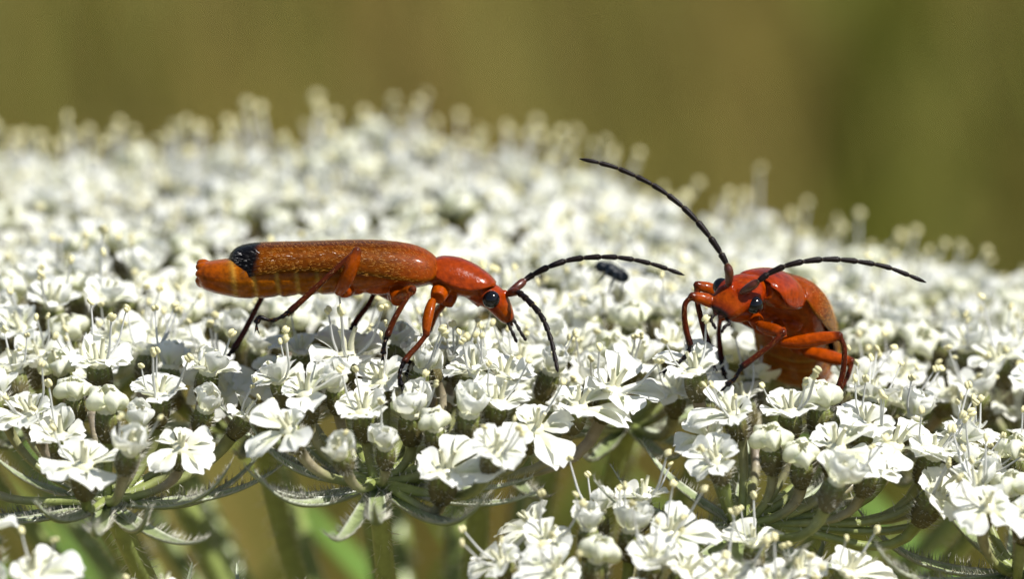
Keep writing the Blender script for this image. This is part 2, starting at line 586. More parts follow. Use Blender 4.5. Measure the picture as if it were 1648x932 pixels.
flowers = []        # dicts, built later once we know which are largest
def umbellet(c, r, tilt, hub, n=None, size=1.0, seed=0, rays=True, openness=.55, bracts=7, droop=.12, spread=.42):
    rr = random.Random(seed)
    n_ = tilt.normalized()
    t1 = n_.orthogonal().normalized(); t2 = n_.cross(t1)
    n = n or int(1.32 * (r / size) ** 2)
    ph = rr.random() * 6.28
    for i in range(n):
        rho = r * math.sqrt((i + .55) / n)
        a = ph + i * 2.39996 + rr.uniform(-.15, .15)
        radial = t1 * math.cos(a) + t2 * math.sin(a)
        q = rho / r
        p = c + radial * (rho + rr.uniform(-.18, .18)) - n_ * (droop * rho * rho / r) + n_ * rr.gauss(0, .15)
        ax = (n_ + radial * (spread * q + rr.uniform(-.1, .15)) + Vector((rr.gauss(0, .15), rr.gauss(0, .15), 0))).normalized()
        t = rr.random()
        if q > .70:
            kind = 'ray' if (rays and t < .72) else ('open' if t < .88 else 'cupped')
        elif q > .33:
            kind = 'open' if t < openness else ('cupped' if t < openness + .2 else 'bud')
        else:
            kind = 'bud' if t < .55 else ('cupped' if t < .8 else 'open')
        flowers.append(dict(p=p, ax=ax, radial=radial, kind=kind, hub=hub, up=n_, size=size * rr.uniform(.90, 1.1), seed=rr.random()))
    for k in range(bracts):
        a = ph + k * 6.283 / bracts + rr.uniform(-.25, .25)
        radial = t1 * math.cos(a) + t2 * math.sin(a)
        z = (n_ * 1.0 - radial * rr.uniform(-.1, .28)).normalized()
        m = frame(hub - n_ * .05, z, radial) @ Matrix.Diagonal((rr.uniform(.8, 1.1),) * 3).to_4x4()
        link('bract', BRACT[rr.randrange(len(BRACT))][1], head, Matrix.Translation(-BASE) @ m)
    # ray from the main hub
    d = hub - HUB
    pts = catmull([HUB, HUB + Vector((d.x * .42, d.y * .42, d.z * .36)), HUB + Vector((d.x * .80, d.y * .80, d.z * .74)), hub], 16)
    mbr = MB()
    cols = [lerp((0.16, 0.215, 0.045), (0.24, 0.28, 0.085), i / 15) for i in range(16)]
    rad_ = rr.uniform(.34, .45)
    tube(mbr, [Vector(p) - BASE for p in pts], [rad_ * (1 - .28 * i / 15) if i < 15 else rad_ * .9 for i in range(16)], 10, cols, 0)
    for q in range(260):
        t = rr.uniform(5, 14.9); i = int(t); w = t - i
        cpt = Vector(pts[i]).lerp(Vector(pts[i + 1]), w); tn = (Vector(pts[i + 1]) - Vector(pts[i])).normalized()
        dd = Vector((rr.gauss(0, 1), rr.gauss(0, 1), rr.gauss(0, 1))); dd = (dd - tn * dd.dot(tn)).normalized()
        b0 = cpt + dd * rad_ * .72 - BASE
        mbr.add([b0 - tn * .016, b0 + tn * .016, b0 + dd * rr.uniform(.18, .42) - tn * .08], [(0, 1, 2)], mi=1)
    link('ray', mbr.mesh('ray', ['stalk', 'bristle']), head)

TOC = camdir(0, 0, -1)           # towards the camera
Z = Vector((0, 0, 1))
def U_(px, py, d, r, hubpx=None, lean=(0, .25), size=1.0, seed=0, **k):
    size *= .86
    c = W(px, py, d)
    n = (Z + Vector((lean[0], -lean[1], 0))).normalized()
    hub = W(*hubpx) if hubpx else c - n * (1.9 + .30 * r)
    umbellet(c, r, n, hub, size=size, seed=seed, **k)

# nearest row
U_(150, 626, -0.5, 4.0, (172, 806, -0.4), (-.03, .06), seed=1, bracts=13, size=.96)
U_(660, 614, -0.3, 4.5, (606, 778, -0.6), (.03, .06), seed=2, bracts=13, size=.96)
U_(1345, 678, -0.3, 4.3, (1192, 846, -0.6), (.10, .06), seed=3, bracts=11, size=.96)
U_(965, 868, -3.6, 2.7, (960, 1040, -2.5), (0, .25), seed=4)
U_(1245, 940, -4.0, 2.3, (1230, 1080, -3), (.1, .2), seed=5)
U_(1665, 765, -1.0, 3.3, (1640, 925, -0.5), (.2, .1), seed=6)
U_(-40, 925, -6.0, 2.0, (10, 1070, -5), (-.3, .3), seed=7)
U_(210, 1000, -5.5, 1.7, (220, 1110, -4.5), (-.1, .3), seed=8)
U_(420, 1005, -5.5, 1.2, (400, 1110, -4.5), (0, .3), seed=9)
# second row
U_(45, 498, 5.0, 3.7, None, (-.1, .12), seed=11, droop=.2)
U_(410, 535, 5.4, 3.6, None, (0, .12), seed=12, droop=.2)
U_(775, 532, 5.2, 3.4, None, (0, .12), seed=13, droop=.2)
U_(1015, 545, 4.4, 2.9, None, (.03, .2), seed=14, droop=.2)
U_(1160, 508, 9.5, 2.9, None, (.05, .12), seed=15, droop=.2)
U_(1440, 545, 7.0, 3.6, None, (.12, .12), seed=16, droop=.2)
U_(1700, 595, 5.5, 3.2, None, (.2, .1), seed=17, droop=.2)
# rows behind, the head's far side falling away to the right
rowr = random.Random(8)
for k, (px, py, d, r) in enumerate([(-150, 425, 11.5, 3.6), (190, 418, 11.5, 3.7), (560, 420, 12, 3.7), (905, 428, 11.5, 3.5), (1265, 468, 13.5, 3.7), (1600, 512, 12.5, 3.6),
                                    (-10, 352, 18, 3.6), (375, 356, 18, 3.8), (735, 350, 18, 3.7), (1075, 398, 18, 3.6), (1420, 458, 18.5, 3.6), (1735, 498, 17, 3.5),
                                    (-170, 296, 24, 3.6), (175, 300, 24, 4.0), (545, 280, 24.5, 4.0), (890, 318, 24, 3.8), (1215, 398, 23.5, 3.4), (585, 243, 28, 2.0),
                                    (20, 272, 28, 3.0), (350, 282, 28.5, 2.6), (760, 276, 28, 2.4)]):
    U_(px, py + rowr.uniform(-10, 10), d, r, None, (.08 * rowr.uniform(-1, 1) + .00012 * (px - 600), .04 - .006 * (d - 10)), seed=30 + k, bracts=5, droop=.22, spread=.5)

# blossoms one can follow singly in the nearest row: pixel, depth, lean to the right and to the camera, kind, size, turn of the long petal
A_, B_, C_ = (172, 806, -0.4), (606, 778, -0.6), (1192, 846, -0.6)
own = []
for px, py, d, lr, lc, kind, size, turn, hubp in [
        (135, 752, -2.6, .0, .30, 'ray', 1.12, -75, A_), (290, 722, -1.8, .15, .75, 'ray', .86, -60, A_), (50, 668, -1.2, -.3, .3, 'ray', .95, 200, A_),
        (172, 662, -1.2, 0, .1, 'bud', 1.0, 0, A_), (160, 588, .6, 0, .1, 'open', 1.05, 0, A_), (395, 672, -.4, .7, .2, 'open', .8, 0, A_),
        (716, 762, -2.8, .15, .45, 'ray', 1.15, -10, B_), (492, 636, -1.4, -.1, .35, 'ray', 1.0, -20, B_), (860, 690, -1.6, .35, .7, 'ray', 1.0, -60, B_),
        (560, 575, .8, 0, .2, 'open', 1.2, 0, B_), (662, 668, -1.4, 0, .3, 'cupped', 1.05, 0, B_), (755, 668, -1.8, .1, .3, 'cupped', 1.0, 0, B_),
        (985, 630, -.4, .35, .25, 'ray', 1.1, 10, B_), (930, 655, -1.0, .3, .4, 'ray', 1.0, -30, B_),
        (95, 705, -1.6, -.1, .3, 'open', .95, 0, A_), (222, 688, -1.4, .1, .25, 'cupped', .9, 0, A_), (120, 640, -.8, -.1, .2, 'bud', .85, 0, A_), (255, 640, -.6, .1, .2, 'open', 1.0, 0, A_),
        (-5, 640, -.8, -.3, .3, 'open', 1.0, 0, A_), (335, 600, .2, .2, .2, 'open', .95, 0, A_), (330, 660, -.9, .3, .35, 'cupped', .85, 0, A_),
        (585, 665, -1.5, -.1, .35, 'open', 1.0, 0, B_), (700, 690, -2.0, 0, .35, 'bud', .85, 0, B_), (800, 650, -1.2, .2, .35, 'open', 1.0, 0, B_), (450, 612, -.6, -.3, .3, 'open', .95, 0, B_),
        (540, 625, -.9, -.1, .3, 'cupped', .9, 0, B_), (810, 610, -.2, .1, .3, 'open', 1.0, 0, B_), (620, 720, -2.2, 0, .5, 'cupped', .8, 0, B_),
        (1270, 665, -1.0, -.1, .3, 'open', .95, 0, C_), (1400, 760, -1.8, .3, .5, 'open', .95, 0, C_), (1390, 690, -.9, .1, .3, 'open', 1.0, 0, C_), (1500, 735, -.8, .4, .3, 'open', 1.0, 0, C_),
        (1118, 600, -1.2, -.15, .15, 'ray', .95, 150, C_), (1180, 668, -1.6, -.3, .4, 'ray', .9, 200, C_), (1345, 722, -1.8, .1, .5, 'ray', 1.05, -40, C_),
        (1240, 720, -1.8, -.1, .3, 'bud', .95, 0, C_), (1290, 745, -2.0, 0, .4, 'bud', .9, 0, C_), (1505, 800, -1.4, .55, .35, 'ray', 1.12, -15, C_),
        (1440, 720, -1.0, .3, .35, 'ray', 1.0, -20, C_), (1320, 655, -.6, 0, .1, 'bud', 1.05, 0, C_)]:
    p = W(px, py, d)
    ax = (Z + R * lr + TOC * lc).normalized()
    a = rad(turn)
    own.append(dict(p=p, ax=ax, radial=R * math.cos(a) + (-TOC) * math.sin(a), kind=kind, hub=W(*hubp), up=Z, size=size, seed=rnd.random(), own=1))
    own[-1]['size'] *= .93
def clear(f):
    for o in own:
        q = f['p'] - o['p']
        if math.hypot(q.dot(R), q.dot(U)) < .85 and abs(q.dot(F)) < 2.0: return False
    return True
feet = [(648, 600, -1.0), (649, 622, -1.0), (680, 545, -.6), (620, 560, -.7), (560, 535, 1.7), (1075, 595, -1.1), (1180, 610, -1.4), (1200, 585, -1.4), (1360, 655, -.4),
        (1108, 545, -.9), (1140, 545, 0), (440, 515, -.9), (380, 555, 1.8), (1290, 590, 3.0), (840, 545, .7)]
def feet_clear(f):
    for px, py, d in feet:
        q = f['p'] - W(px, py, d)
        if math.hypot(q.dot(R), q.dot(U) + .25) < .75 and q.dot(F) < .25: return False
    return True
flowers = [f for f in flowers if clear(f) and feet_clear(f)] + own

def in_frame(p):
    q = p - CAM; D = q.dot(F)
    x, y = 824 + q.dot(R) * DIST / D / S, 466 - q.dot(U) * DIST / D / S
    return D, -60 < x < 1708 and -60 < y < 990
for f in flowers:
    D, ok = in_frame(f['p'])
    f['rank'] = (0 if ok else 1, D)
flowers.sort(key=lambda f: f['rank'])

SLOT = {'petal': 0, 'filament': 1, 'anther': 2, 'style': 3, 'ovary': 4, 'bristle': 5, 'stalk': 6}
for idx, f in enumerate(flowers):
    r = random.Random(int(f['seed'] * 1e9))
    single = idx < 300
    kind, s = f['kind'], f['size']
    m = frame(f['p'], f['ax'], f['radial'])
    ms = m @ Matrix.Diagonal((s, s, s)).to_4x4()
    core = CORE[r.randrange(len(CORE))]
    if single:
        name = 'flower_bud' if kind == 'bud' else 'flower'
        fo = link(name, core[1], head, Matrix.Translation(-BASE) @ ms)
    else:
        mass_add(CORE_FAR, ms, [4, 5, 3])
    pieces = []
    for k in range(5):
        a = k * 2 * math.pi / 5 + r.uniform(-.14, .14)
        if kind == 'ray':
            nm = 'ray' if k == 0 else ('side' if k in (1, 4) else 'open')
            sc = 1.0 if k == 0 else (1.05 if k in (1, 4) else .78)
            if k in (1, 4) and r.random() < .35: nm, sc = 'ray', .82
        else:
            nm, sc = kind, 1.0
            if kind == 'open' and r.random() < .12: nm = 'cupped'
        off = .16 if kind == 'bud' else .20
        pm = (Matrix.Rotation(a, 4, 'Z') @ Matrix.Translation((off, 0, .03 + .012 * k)) @
              Matrix.Rotation(r.gauss(0, .13), 4, 'X') @ Matrix.Rotation(r.gauss(0, .12), 4, 'Y') @
              Matrix.Diagonal((sc * r.uniform(.9, 1.08), sc * r.uniform(.9, 1.08), sc)).to_4x4())
        pieces.append(('petal', PET[nm][r.randrange(len(PET[nm]))], pm, [0]))
    ns = {'bud': 0, 'cupped': r.choice((0, 1, 2)), 'open': r.choice((1, 2, 2, 3, 4)), 'ray': r.choice((0, 1, 2, 3))}[kind]
    dd = (f['p'] - CAM).dot(F) - DIST
    if 7 < dd < 21: ns = max(0, ns - r.choice((1, 1, 2)))
    tall = 1.0
    if dd > 21 and kind != 'bud': ns, tall = r.choice((1, 1, 2, 2)), 1.3
    for k in range(ns):
        a = (r.randrange(5) + .5) * 2 * math.pi / 5 + r.uniform(-.2, .2)
        sc = r.uniform(.85, 1.2) * tall
        pm = Matrix.Rotation(a, 4, 'Z') @ Matrix.Translation((.22, 0, .05)) @ Matrix.Diagonal((sc, sc, sc)).to_4x4()
        pieces.append(('stamen', STA[r.randrange(len(STA))], pm, [1, 2]))
    for nm, (b, me), pm, sl in pieces:
        if single:
            link(nm, me, fo, pm)
        else:
            mass_add(b, ms @ pm, sl)
    ped = pedicel_mb(f['hub'], f['p'] - f['ax'] * s * .98, f['ax'], f['up'], r)
    if single:
        ped.xform(ms.inverted())
        link('pedicel', ped.mesh('pedicel', ['stalk', 'bristle']), fo)
    else:
        mass_add(ped, Matrix.Identity(4), [6, 5])
mass.v = [(x - BASE.x, y - BASE.y, z - BASE.z) for x, y, z in mass.v]
mo = link('far_flower', mass.mesh('far_flower', ['petal', 'filament', 'anther', 'style', 'ovary', 'bristle', 'stalk']), head)
tag(mo, 'blurred white blossoms at the far side of the flower head', kind='stuff')

# main stem and the long divided bracts under the head
mbs = MB()
pts = catmull([(0, 0, 0), (4, -3, 220), (2, 0, 430), (HUB - BASE)[:]], 40)
tube(mbs, pts, [2.6 - .9 * i / 39 for i in range(40)], 16, (0.10, 0.145, 0.03), 0)
rs = random.Random(4)
for q in range(900):
    i = rs.randrange(18, 39); c = Vector(pts[i]).lerp(Vector(pts[i - 1]), rs.random()); a = rs.random() * 6.28
    d = Vector((math.cos(a), math.sin(a), -.2)); b0 = c + d * 1.6
    mbs.add([b0 - Vector((0, 0, .05)), b0 + Vector((0, 0, .05)), b0 + d * rs.uniform(.6, 1.5)], [(0, 1, 2)], mi=1)
link('stem', mbs.mesh('stem', ['stalk', 'bristle']), head)
for k in range(9):
    a = k * 6.283 / 9 + .3
    rd = Vector((math.cos(a), math.sin(a), 0))
    L = rs.uniform(17, 24)
    b = MB()
    def strip(p0, p1, p2, w):
        ps = catmull([p0, p1, p2], 9)
        tube(b, ps, [w * (1 - .8 * i / 8) + .04 for i in range(9)], 7, (0.085, 0.14, 0.026), 0, flat=.4)
    h0 = HUB - BASE
    end = h0 + rd * L + Z * rs.uniform(-2, 6)
    mid = h0 + rd * L * .5 + Z * rs.uniform(0, 3)
    strip(h0, mid, end, .8)
    for s in (-1, 1):
        for t in (.35, .6):
            p0 = Vector(catmull([h0, mid, end], 21)[int(t * 20)])
            sd = rd.cross(Z) * s
            strip(p0, p0 + rd * 3 + sd * 2 + Z * .5, p0 + rd * 7.5 + sd * 3.2 + Z * 1.5, .5)
    link('lower_bract', b.mesh('lower_bract', ['stalk']), head)

# ------------------------------------------------------------------ grass behind the stem
def blade(name, *ctrl, w, label, group, col='leaf'):
    b = MB()
    n = 110; verts = []
    pts = linear(catmull(linear(ctrl, 30), 120), n)
    for i, p in enumerate(pts):
        t = i / (n - 1); ww = w * min(1, (1 - t) * 15) + .1
        x = Vector((.60, .80, 0))
        for v in (-1, 0, 1):
            verts.append(Vector(p) + x * v * ww + Vector((.8, -.6, 0)) * (-.30 * ww * (v == 0)))
        verts.append(Vector(p) - Vector((.8, -.6, 0)) * .5 * ww)
    b.add(verts, grid_faces(n, 4, True))
    return tag(link(name, b.mesh(name, [col])), label, 'grass blade', group)

rg = random.Random(21)
for i in range(24):
    x = -23 + 1.95 * i + rg.uniform(-1, 1); y = rg.uniform(36, 58); lean = rg.choice((-1, 1, 1)) * rg.uniform(8, 22)
    zt = -14.5 - .30 * (y - 42) - rg.uniform(0, 6); w = rg.uniform(1.8, 3.2)
    straw = False
    blade('grass_blade', (x - lean * 2.4, y + 25, GROUND_Z), (x - lean * 1.8, y + 16, zt - 300), (x - lean * 1.1, y + 8, zt - 90), (x - lean * .5, y + 2, zt - 28), (x + lean * .7, y - 3, zt),
          w=w, label=('dry straw coloured' if straw else 'fresh green') + ' grass blade rising behind the stalks under the flower head',
          group=('straw' if straw else 'green') + ' grass blades behind the flower head', col='dry_leaf' if straw else 'leaf')

def weed():
    """tall leafy weed in the meadow, two thirds of a metre behind the flower head"""
    r = random.Random(77)
    x0, y0, top = 52.0, 700.0, 500.0
    root = link('tall_weed', None); root.location = (x0, y0, GROUND_Z)
    tag(root, 'blurred dark green leafy weed standing upright in the meadow behind the beetles', 'weed')
    lb = MB(); n = 9; verts = []
    for i in range(n):
        t = i / (n - 1); w = 5.2 * math.sin(math.pi * min(1, .06 + .94 * t)) ** .8
        for v in (-1, 0, 1):
            verts.append((34 * t, v * w, 16 * t - 9 * t * t - (1.0 if v == 0 else 0)))
    lb.add(verts, grid_faces(n, 3))
    leaf = lb.mesh('leaf', ['weed'])
    for k in range(4):
        dx, dy = r.uniform(-9, 9), r.uniform(-14, 14)
        sb = MB(); pts = catmull([(dx * .3, dy * .3, 0), (dx * .7, dy * .7, top * .5), (dx, dy, top - 20 * k)], 24)
        tube(sb, pts, [2.6 - 1.4 * i / 23 for i in range(24)], 10)
        link('stem', sb.mesh('stem', ['weed']), root)
        for q in range(26):
            i = 3 + int(q * .78); p = Vector(pts[min(i, 23)])
            m = Matrix.Translation(p) @ Matrix.Rotation(q * 2.4 + k, 4, 'Z') @ Matrix.Rotation(-r.uniform(.5, 1.1), 4, 'Y') @ Matrix.Diagonal((r.uniform(.6, .9),) * 3).to_4x4()
            link('leaf', leaf, root, m)
weed()

# ------------------------------------------------------------------ beetles
ORANGE, REDOR, AMBER = (0.205, 0.036, 0.0006), (0.18, 0.020, 0.0007), (0.21, 0.056, 0.0006)
DKRED, BLACKB, PALE = (0.055, 0.010, 0.002), (0.005, 0.0035, 0.004), (0.33, 0.18, 0.025)

def loft(mb, M4, st, col, seg=28, n=40, power=2.3):
    """stations (x, top, bottom, halfwidth) in frame M4 (x forward, z up), mm; closed body"""
    ss = catmull(st, n)
    verts = []
    for x, top, bot, hw in ss:
        zc, hh = (top + bot) / 2, max((top - bot) / 2, .01)
        hw = max(hw, .01)
        for k in range(seg):
            a = 2 * math.pi * k / seg
            c, s = math.cos(a), math.sin(a)
            e = 2 / power
            verts.append((x, hw * math.copysign(abs(c) ** e, c), zc + hh * math.copysign(abs(s) ** e, s)))
    fs = grid_faces(n, seg, True)
    x, top, bot, hw = ss[0]; verts.append((x, 0, (top + bot) / 2))
    x, top, bot, hw = ss[-1]; verts.append((x, 0, (top + bot) / 2))
    a, b = len(verts) - 2, len(verts) - 1
    for k in range(seg):
        fs.append((a, (k + 1) % seg, k)); fs.append((b, (n - 1) * seg + k, (n - 1) * seg + (k + 1) % seg))
    cols = [col(Vector(v)) for v in verts] if callable(col) else col
    mb.add([M4 @ Vector(v) for v in verts], fs, cols)

def shell_sheet(M4, st, n, seg, full, col, bulge=0.0, power=(.9, .75), t0=0.0):
    """arched plate: stations (x, top, edge, halfwidth); one side (full=0, side +1/-1 by sign of halfwidth) or both"""
    ss = catmull(st, n)
    verts, cols = [], []
    for i, (x, top, bot, hw) in enumerate(ss):
        for k in range(seg):
            t = (k / (seg - 1)) if not full else (-1 + 2 * k / (seg - 1))
            a = abs(t) * math.pi / 2
            y = hw * math.sin(a) ** power[0] * (1 if t >= 0 else -1)
            z = bot + (top - bot) * max(math.cos(a), 0) ** power[1]
            v = Vector((x, y + (t0 if not full else 0) * (1 if hw > 0 else -1), z))
            cols.append(col(v, i / (n - 1), t)); verts.append(M4 @ v)
    mb = MB(); mb.add(verts, grid_faces(n, seg), cols)
    return mb

def px2(st, ox, oz):
    """profile in photograph pixels (x, y_top, y_bottom, halfwidth mm) -> local mm"""
    return [((x - ox) * S, (oz - t) * S, (oz - b) * S, w) for x, t, b, w in st]

def spline_segments(ctrl, nseg, r0, r1):
    """eleven antenna joints along a curve"""
    dense = [Vector(p) for p in catmull(ctrl, 200)]
    L = [0]
    for a, b in zip(dense, dense[1:]): L.append(L[-1] + (b - a).length)
    w = [1.35, .62] + [1.0 + .06 * math.sin(k) for k in range(nseg - 2)]
    cum = np.cumsum([0] + w) / sum(w) * L[-1]
    segs = []
    for i in range(nseg):
        pts = []
        for k in range(8):
            t = cum[i] + (cum[i + 1] - cum[i]) * (k / 7)
            j = min(max(int(np.searchsorted(L, t)) - 1, 0), 198)
            u = (t - L[j]) / max(L[j + 1] - L[j], 1e-9)
            pts.append(dense[j].lerp(dense[j + 1], u))
        q = r0 + (r1 - r0) * i / (nseg - 1)
        prof = [.60, .80, .87, .91, .95, 1.0, 1.05, .72]
        if i == 0: prof = [.75, .95, 1.1, 1.2, 1.25, 1.25, 1.15, .7]
        if i == nseg - 1: prof = [.6, .8, .9, .95, .9, .75, .5, .15]
        segs.append((pts, [q * p for p in prof]))
    return segs

def beetle(name, label, B, P, H, legs, antennae, palps, group, origin, belly=0, red=1.0):
    root = link(name, None)
    root.location = origin
    tag(root, label, 'beetle', group)
    T = Matrix.Translation(-Vector(origin))
    rb = random.Random(len(label))
    src = MB()
    # abdomen and hind body
    rings = [(378, 5), (411, 5), (448, 5), (480, 5), (513, 5)]
    def abcol(v):
        px, py = v.x / S + 600, 440 - v.z / S
        c = lerp(AMBER, ORANGE, sstep(540, 640, px))
        c = lerp(c, (0.21, 0.042, 0.0006), 1 - sstep(345, 380, px))
        for x0, sl in rings:
            d = abs(px - (x0 + (py - 452) * .10))
            c = lerp(c, PALE, .75 * (1 - sstep(1.5, 4.5, d)))
        return c
    st = [(318, 440, 452, .25), (323, 424, 463, .62), (340, 419, 471, .82), (372, 415, 478, .98), (384, 414, 480, 1.0)]
    for x0, t_, b_ in ((411, 412, 480.5), (448, 412, 478), (480, 412, 476), (513, 412, 474)):
        st += [(x0 - 8, t_, b_ + .3, 1.06), (x0 + 1, t_ + 1, b_ - 2.2, 1.03), (x0 + 8, t_, b_ + .4, 1.06)]
    st += [(560, 412, 472, 1.06), (600, 410, 472, 1.08), (640, 406, 467, 1.08), (672, 406, 463, 1.04), (694, 414, 458, .9), (706, 420, 454, .74)]
    st = [(x, t_, b_ + belly * math.sin(math.pi * sstep(318, 640, x)) , w) for x, t_, b_, w in st]
    loft(src, B, px2(st, 600, 440), abcol, 30, 110)
    # hind and middle coxae bulging below
    for x, y, a, b, w in ((566, 468, 22, 8, .62), (610, 464, 26, 11, .66), (640, 468, 15, 14, .55)):
        for s in (-1, 1):
            c = B @ Vector(((x - 600) * S, s * w * .55, (440 - y) * S))
            R3 = B.to_3x3()
            ellipsoid(src, c, (R3 @ Vector((a * S, 0, 0)), R3 @ Vector((0, w * .6, 0)), R3 @ Vector((0, 0, b * S))), 14, 18, col=(0.25, 0.040, 0.0006))
    # ragged abdomen end
    for y, z, q in ((.35, 430, .17), (-.35, 430, .17), (.15, 440, .15), (-.2, 452, .2), (.22, 455, .2), (0, 424, .16), (-.5, 441, .17), (.5, 444, .17)):
        c = B @ Vector(((326 - 600 + 30 * (q - .17)) * S, y, (440 - z) * S))
        R3 = B.to_3x3()
        ellipsoid(src, c, (R3 @ Vector((q * 1.2, 0, 0)), R3 @ Vector((0, q, 0)), R3 @ Vector((0, 0, q * .8))), 10, 12, col=(0.23, 0.044, 0.0006))
    # thorax under the shield, in frame P; neck to the head in frame H
    pst = [(-.3, .22, -.36, .62), (.1, .30, -.42, .74), (.5, .36, -.46, .76), (.9, .34, -.44, .72), (1.25, .26, -.38, .62), (1.55, .18, -.32, .5)]
    loft(src, P, pst, ORANGE, 26, 30, 2.9)
    fpx = [(-12, 22, -20, .48), (0, 25, -20, .56), (14, 26.5, -18, .60), (28, 27.5, -14, .59), (40, 25, -14.5, .55), (50, 21, -15.5, .51), (62, 13, -16, .44), (70, 7, -14, .36), (76, 1, -9, .24)]
    hst = [(f * S, t * S, b * S, w) for f, t, b, w in fpx]
    def hcol(v):
        f = v.x / S
        c = lerp(REDOR, ORANGE, sstep(40, 58, f))
        c = lerp(c, (0.13, 0.02, 0.002), sstep(60, 70, f))
        return lerp(c, (0.02, 0.012, 0.01), sstep(71, 75, f))
    loft(src, H, hst, hcol, 28, 40, 2.15)
    pa, ha = P @ Vector((1.1, 0, -.03)), H @ Vector((.05, 0, .05))
    tube(src, catmull([P @ Vector((.7, 0, 0)), pa, ha, H @ Vector((.3, 0, .05))], 16), [.40] * 16, 20, ORANGE)
    # jaws
    for s in (-1, 1):
        tube(src, catmull([H @ Vector((1.12, .17 * s, -.06)), H @ Vector((1.30, .13 * s, -.14)), H @ Vector((1.36, .02 * s, -.16))], 8), [.075, .07, .065, .06, .05, .045, .035, .02], 8, (0.05, 0.018, 0.01))
    # antenna sockets
    for s in (-1, 1):
        c = H @ Vector((38 * S, .2 * s, 22 * S)); R3 = H.to_3x3()
        ellipsoid(src, c, (R3 @ Vector((.13, 0, 0)), R3 @ Vector((0, .13, 0)), R3 @ Vector((0, 0, .13))), 8, 10, col=REDOR)
    # legs: coxa, thigh, shin, foot
    for lg in legs:
        cox, th, sh, ft = lg['coxa'], lg['femur'], lg['tibia'], lg['tarsus']
        fr = lg.get('fr', .165)
        n = 26
        c1 = [Vector(p) for p in linear(cox, 10)]
        tube(src, c1, [lg.get('cr', .2) * (.85 + .25 * math.sin(math.pi * i / 9)) for i in range(10)], 14, lg.get('ccol', (0.21, 0.033, 0.0006)))
        p = catmull(th, n)
        rr = [fr * (.52 + .55 * math.sin(math.pi * (.12 + .80 * (i / (n - 1)) ** .9)) ** .9) for i in range(n)]
        fcol = [lerp(lg.get('fcol', ORANGE), DKRED, .55 * sstep(.86, 1, i / (n - 1))) for i in range(n)]
        tube(src, p, rr, 14, fcol, flat=.8)
        kc = Vector(p[-1]); ellipsoid(src, kc, (Vector((fr * .62, 0, 0)), Vector((0, fr * .62, 0)), Vector((0, 0, fr * .62))), 8, 10, col=(0.06, 0.012, 0.003))
        p = catmull(sh, n); tr = lg.get('tr', .088)
        tube(src, p, [tr * (.82 + .22 * (i / (n - 1)) + (.1 if i > n - 4 else 0)) for i in range(n)], 12,
             [lerp(lg.get('tcol', DKRED), BLACKB, .7 * sstep(.75, 1, i / (n - 1))) for i in range(n)])
        n = 40
        p = catmull(ft, n)
        rr = []
        for i in range(n):
            t = i / (n - 1) * 5
            k = t - int(t) if t < 5 else 1
            base = .074 if t < 4 else .05
            if 3 <= t < 4: base = .10
            rr.append(base * (.58 + .5 * k))
        tube(src, p, rr, 10, BLACKB)
        e, dv = Vector(p[-1]), (Vector(p[-1]) - Vector(p[-4])).normalized()
        o = dv.orthogonal().normalized()
        for s in (-1, 1):
            tube(src, [e - dv * .05, e + dv * .07 + o * .07 * s, e + dv * .12 + o * .1 * s - Z * .06], [.032, .026, .012], 6, BLACKB)
    src.c = [(c[0], c[1] * red, c[2]) if c[0] > c[1] * 3.2 else c for c in src.c]
    lh = MB()
    for lg in legs:
        for chain, rad0, cnt in ((lg['tibia'], .085, 70), (lg['tarsus'], .07, 40), (lg['femur'], lg.get('fr', .165) * .8, 40)):
            ps = [Vector(p) for p in catmull(chain, 40)]
            for q in range(cnt):
                k = rb.randrange(1, 38); tn = (ps[k + 1] - ps[k]).normalized()
                d = Vector((rb.gauss(0, 1), rb.gauss(0, 1), rb.gauss(0, 1))); d = (d - tn * d.dot(tn)).normalized()
                b0 = T @ (ps[k] + d * rad0 * .85); dd = (d + tn * .9).normalized()
                sd = tn.cross(d) * .006
                lh.add([b0 - sd, b0 + sd, b0 + dd * rb.uniform(.07, .13)], [(0, 1, 2)], (0.16, 0.07, 0.012))
        e0, e1 = Vector(lg['tibia'][-1]), Vector(lg['tibia'][-2]); dv = (e0 - e1).normalized(); o = dv.orthogonal().normalized()
        for sg in (-1, 1):
            tube(src, [e0, e0 + dv * .07 + o * .09 * sg, e0 + dv * .16 + o * .11 * sg], [.03, .022, .006], 6, BLACKB)
    tag(link('leg_hair', lh.mesh('leg_hair', ['gold_hair'], False), root), kind='stuff')
    # one continuous skin over all of it
    tmp = bpy.data.objects.new('tmp', src.mesh('tmp', ['shell']))
    scn.collection.objects.link(tmp)
    rm = tmp.modifiers.new('skin', 'REMESH'); rm.mode = 'VOXEL'; rm.voxel_size = 0.030
    sm = tmp.modifiers.new('smooth', 'SMOOTH'); sm.factor = .5; sm.iterations = 2
    dg = bpy.context.evaluated_depsgraph_get()
    me = bpy.data.meshes.new_from_object(tmp.evaluated_get(dg))
    bpy.data.objects.remove(tmp)
    kd = KDTree(len(src.v))
    for i, v in enumerate(src.v): kd.insert(v, i)
    kd.balance()
    for a in list(me.color_attributes): me.color_attributes.remove(a)
    at = me.color_attributes.new('Col', 'FLOAT_COLOR', 'POINT')
    cs = np.ones((len(me.vertices), 4), dtype=np.float32)
    for i, v in enumerate(me.vertices):
        near = kd.find_n(v.co, 3)
        wsum = 0; acc = np.zeros(3)
        for co, j, d in near:
            w = 1 / (d + .004); wsum += w; acc += w * np.array(src.c[j])
        cs[i, :3] = acc / wsum
    at.data.foreach_set('color', cs.ravel())
    me.materials.clear(); me.materials.append(M['shell'])
    me.polygons.foreach_set('use_smooth', [True] * len(me.polygons))
    me.name = 'body'
    me.transform(T)
    link('body', me, root)
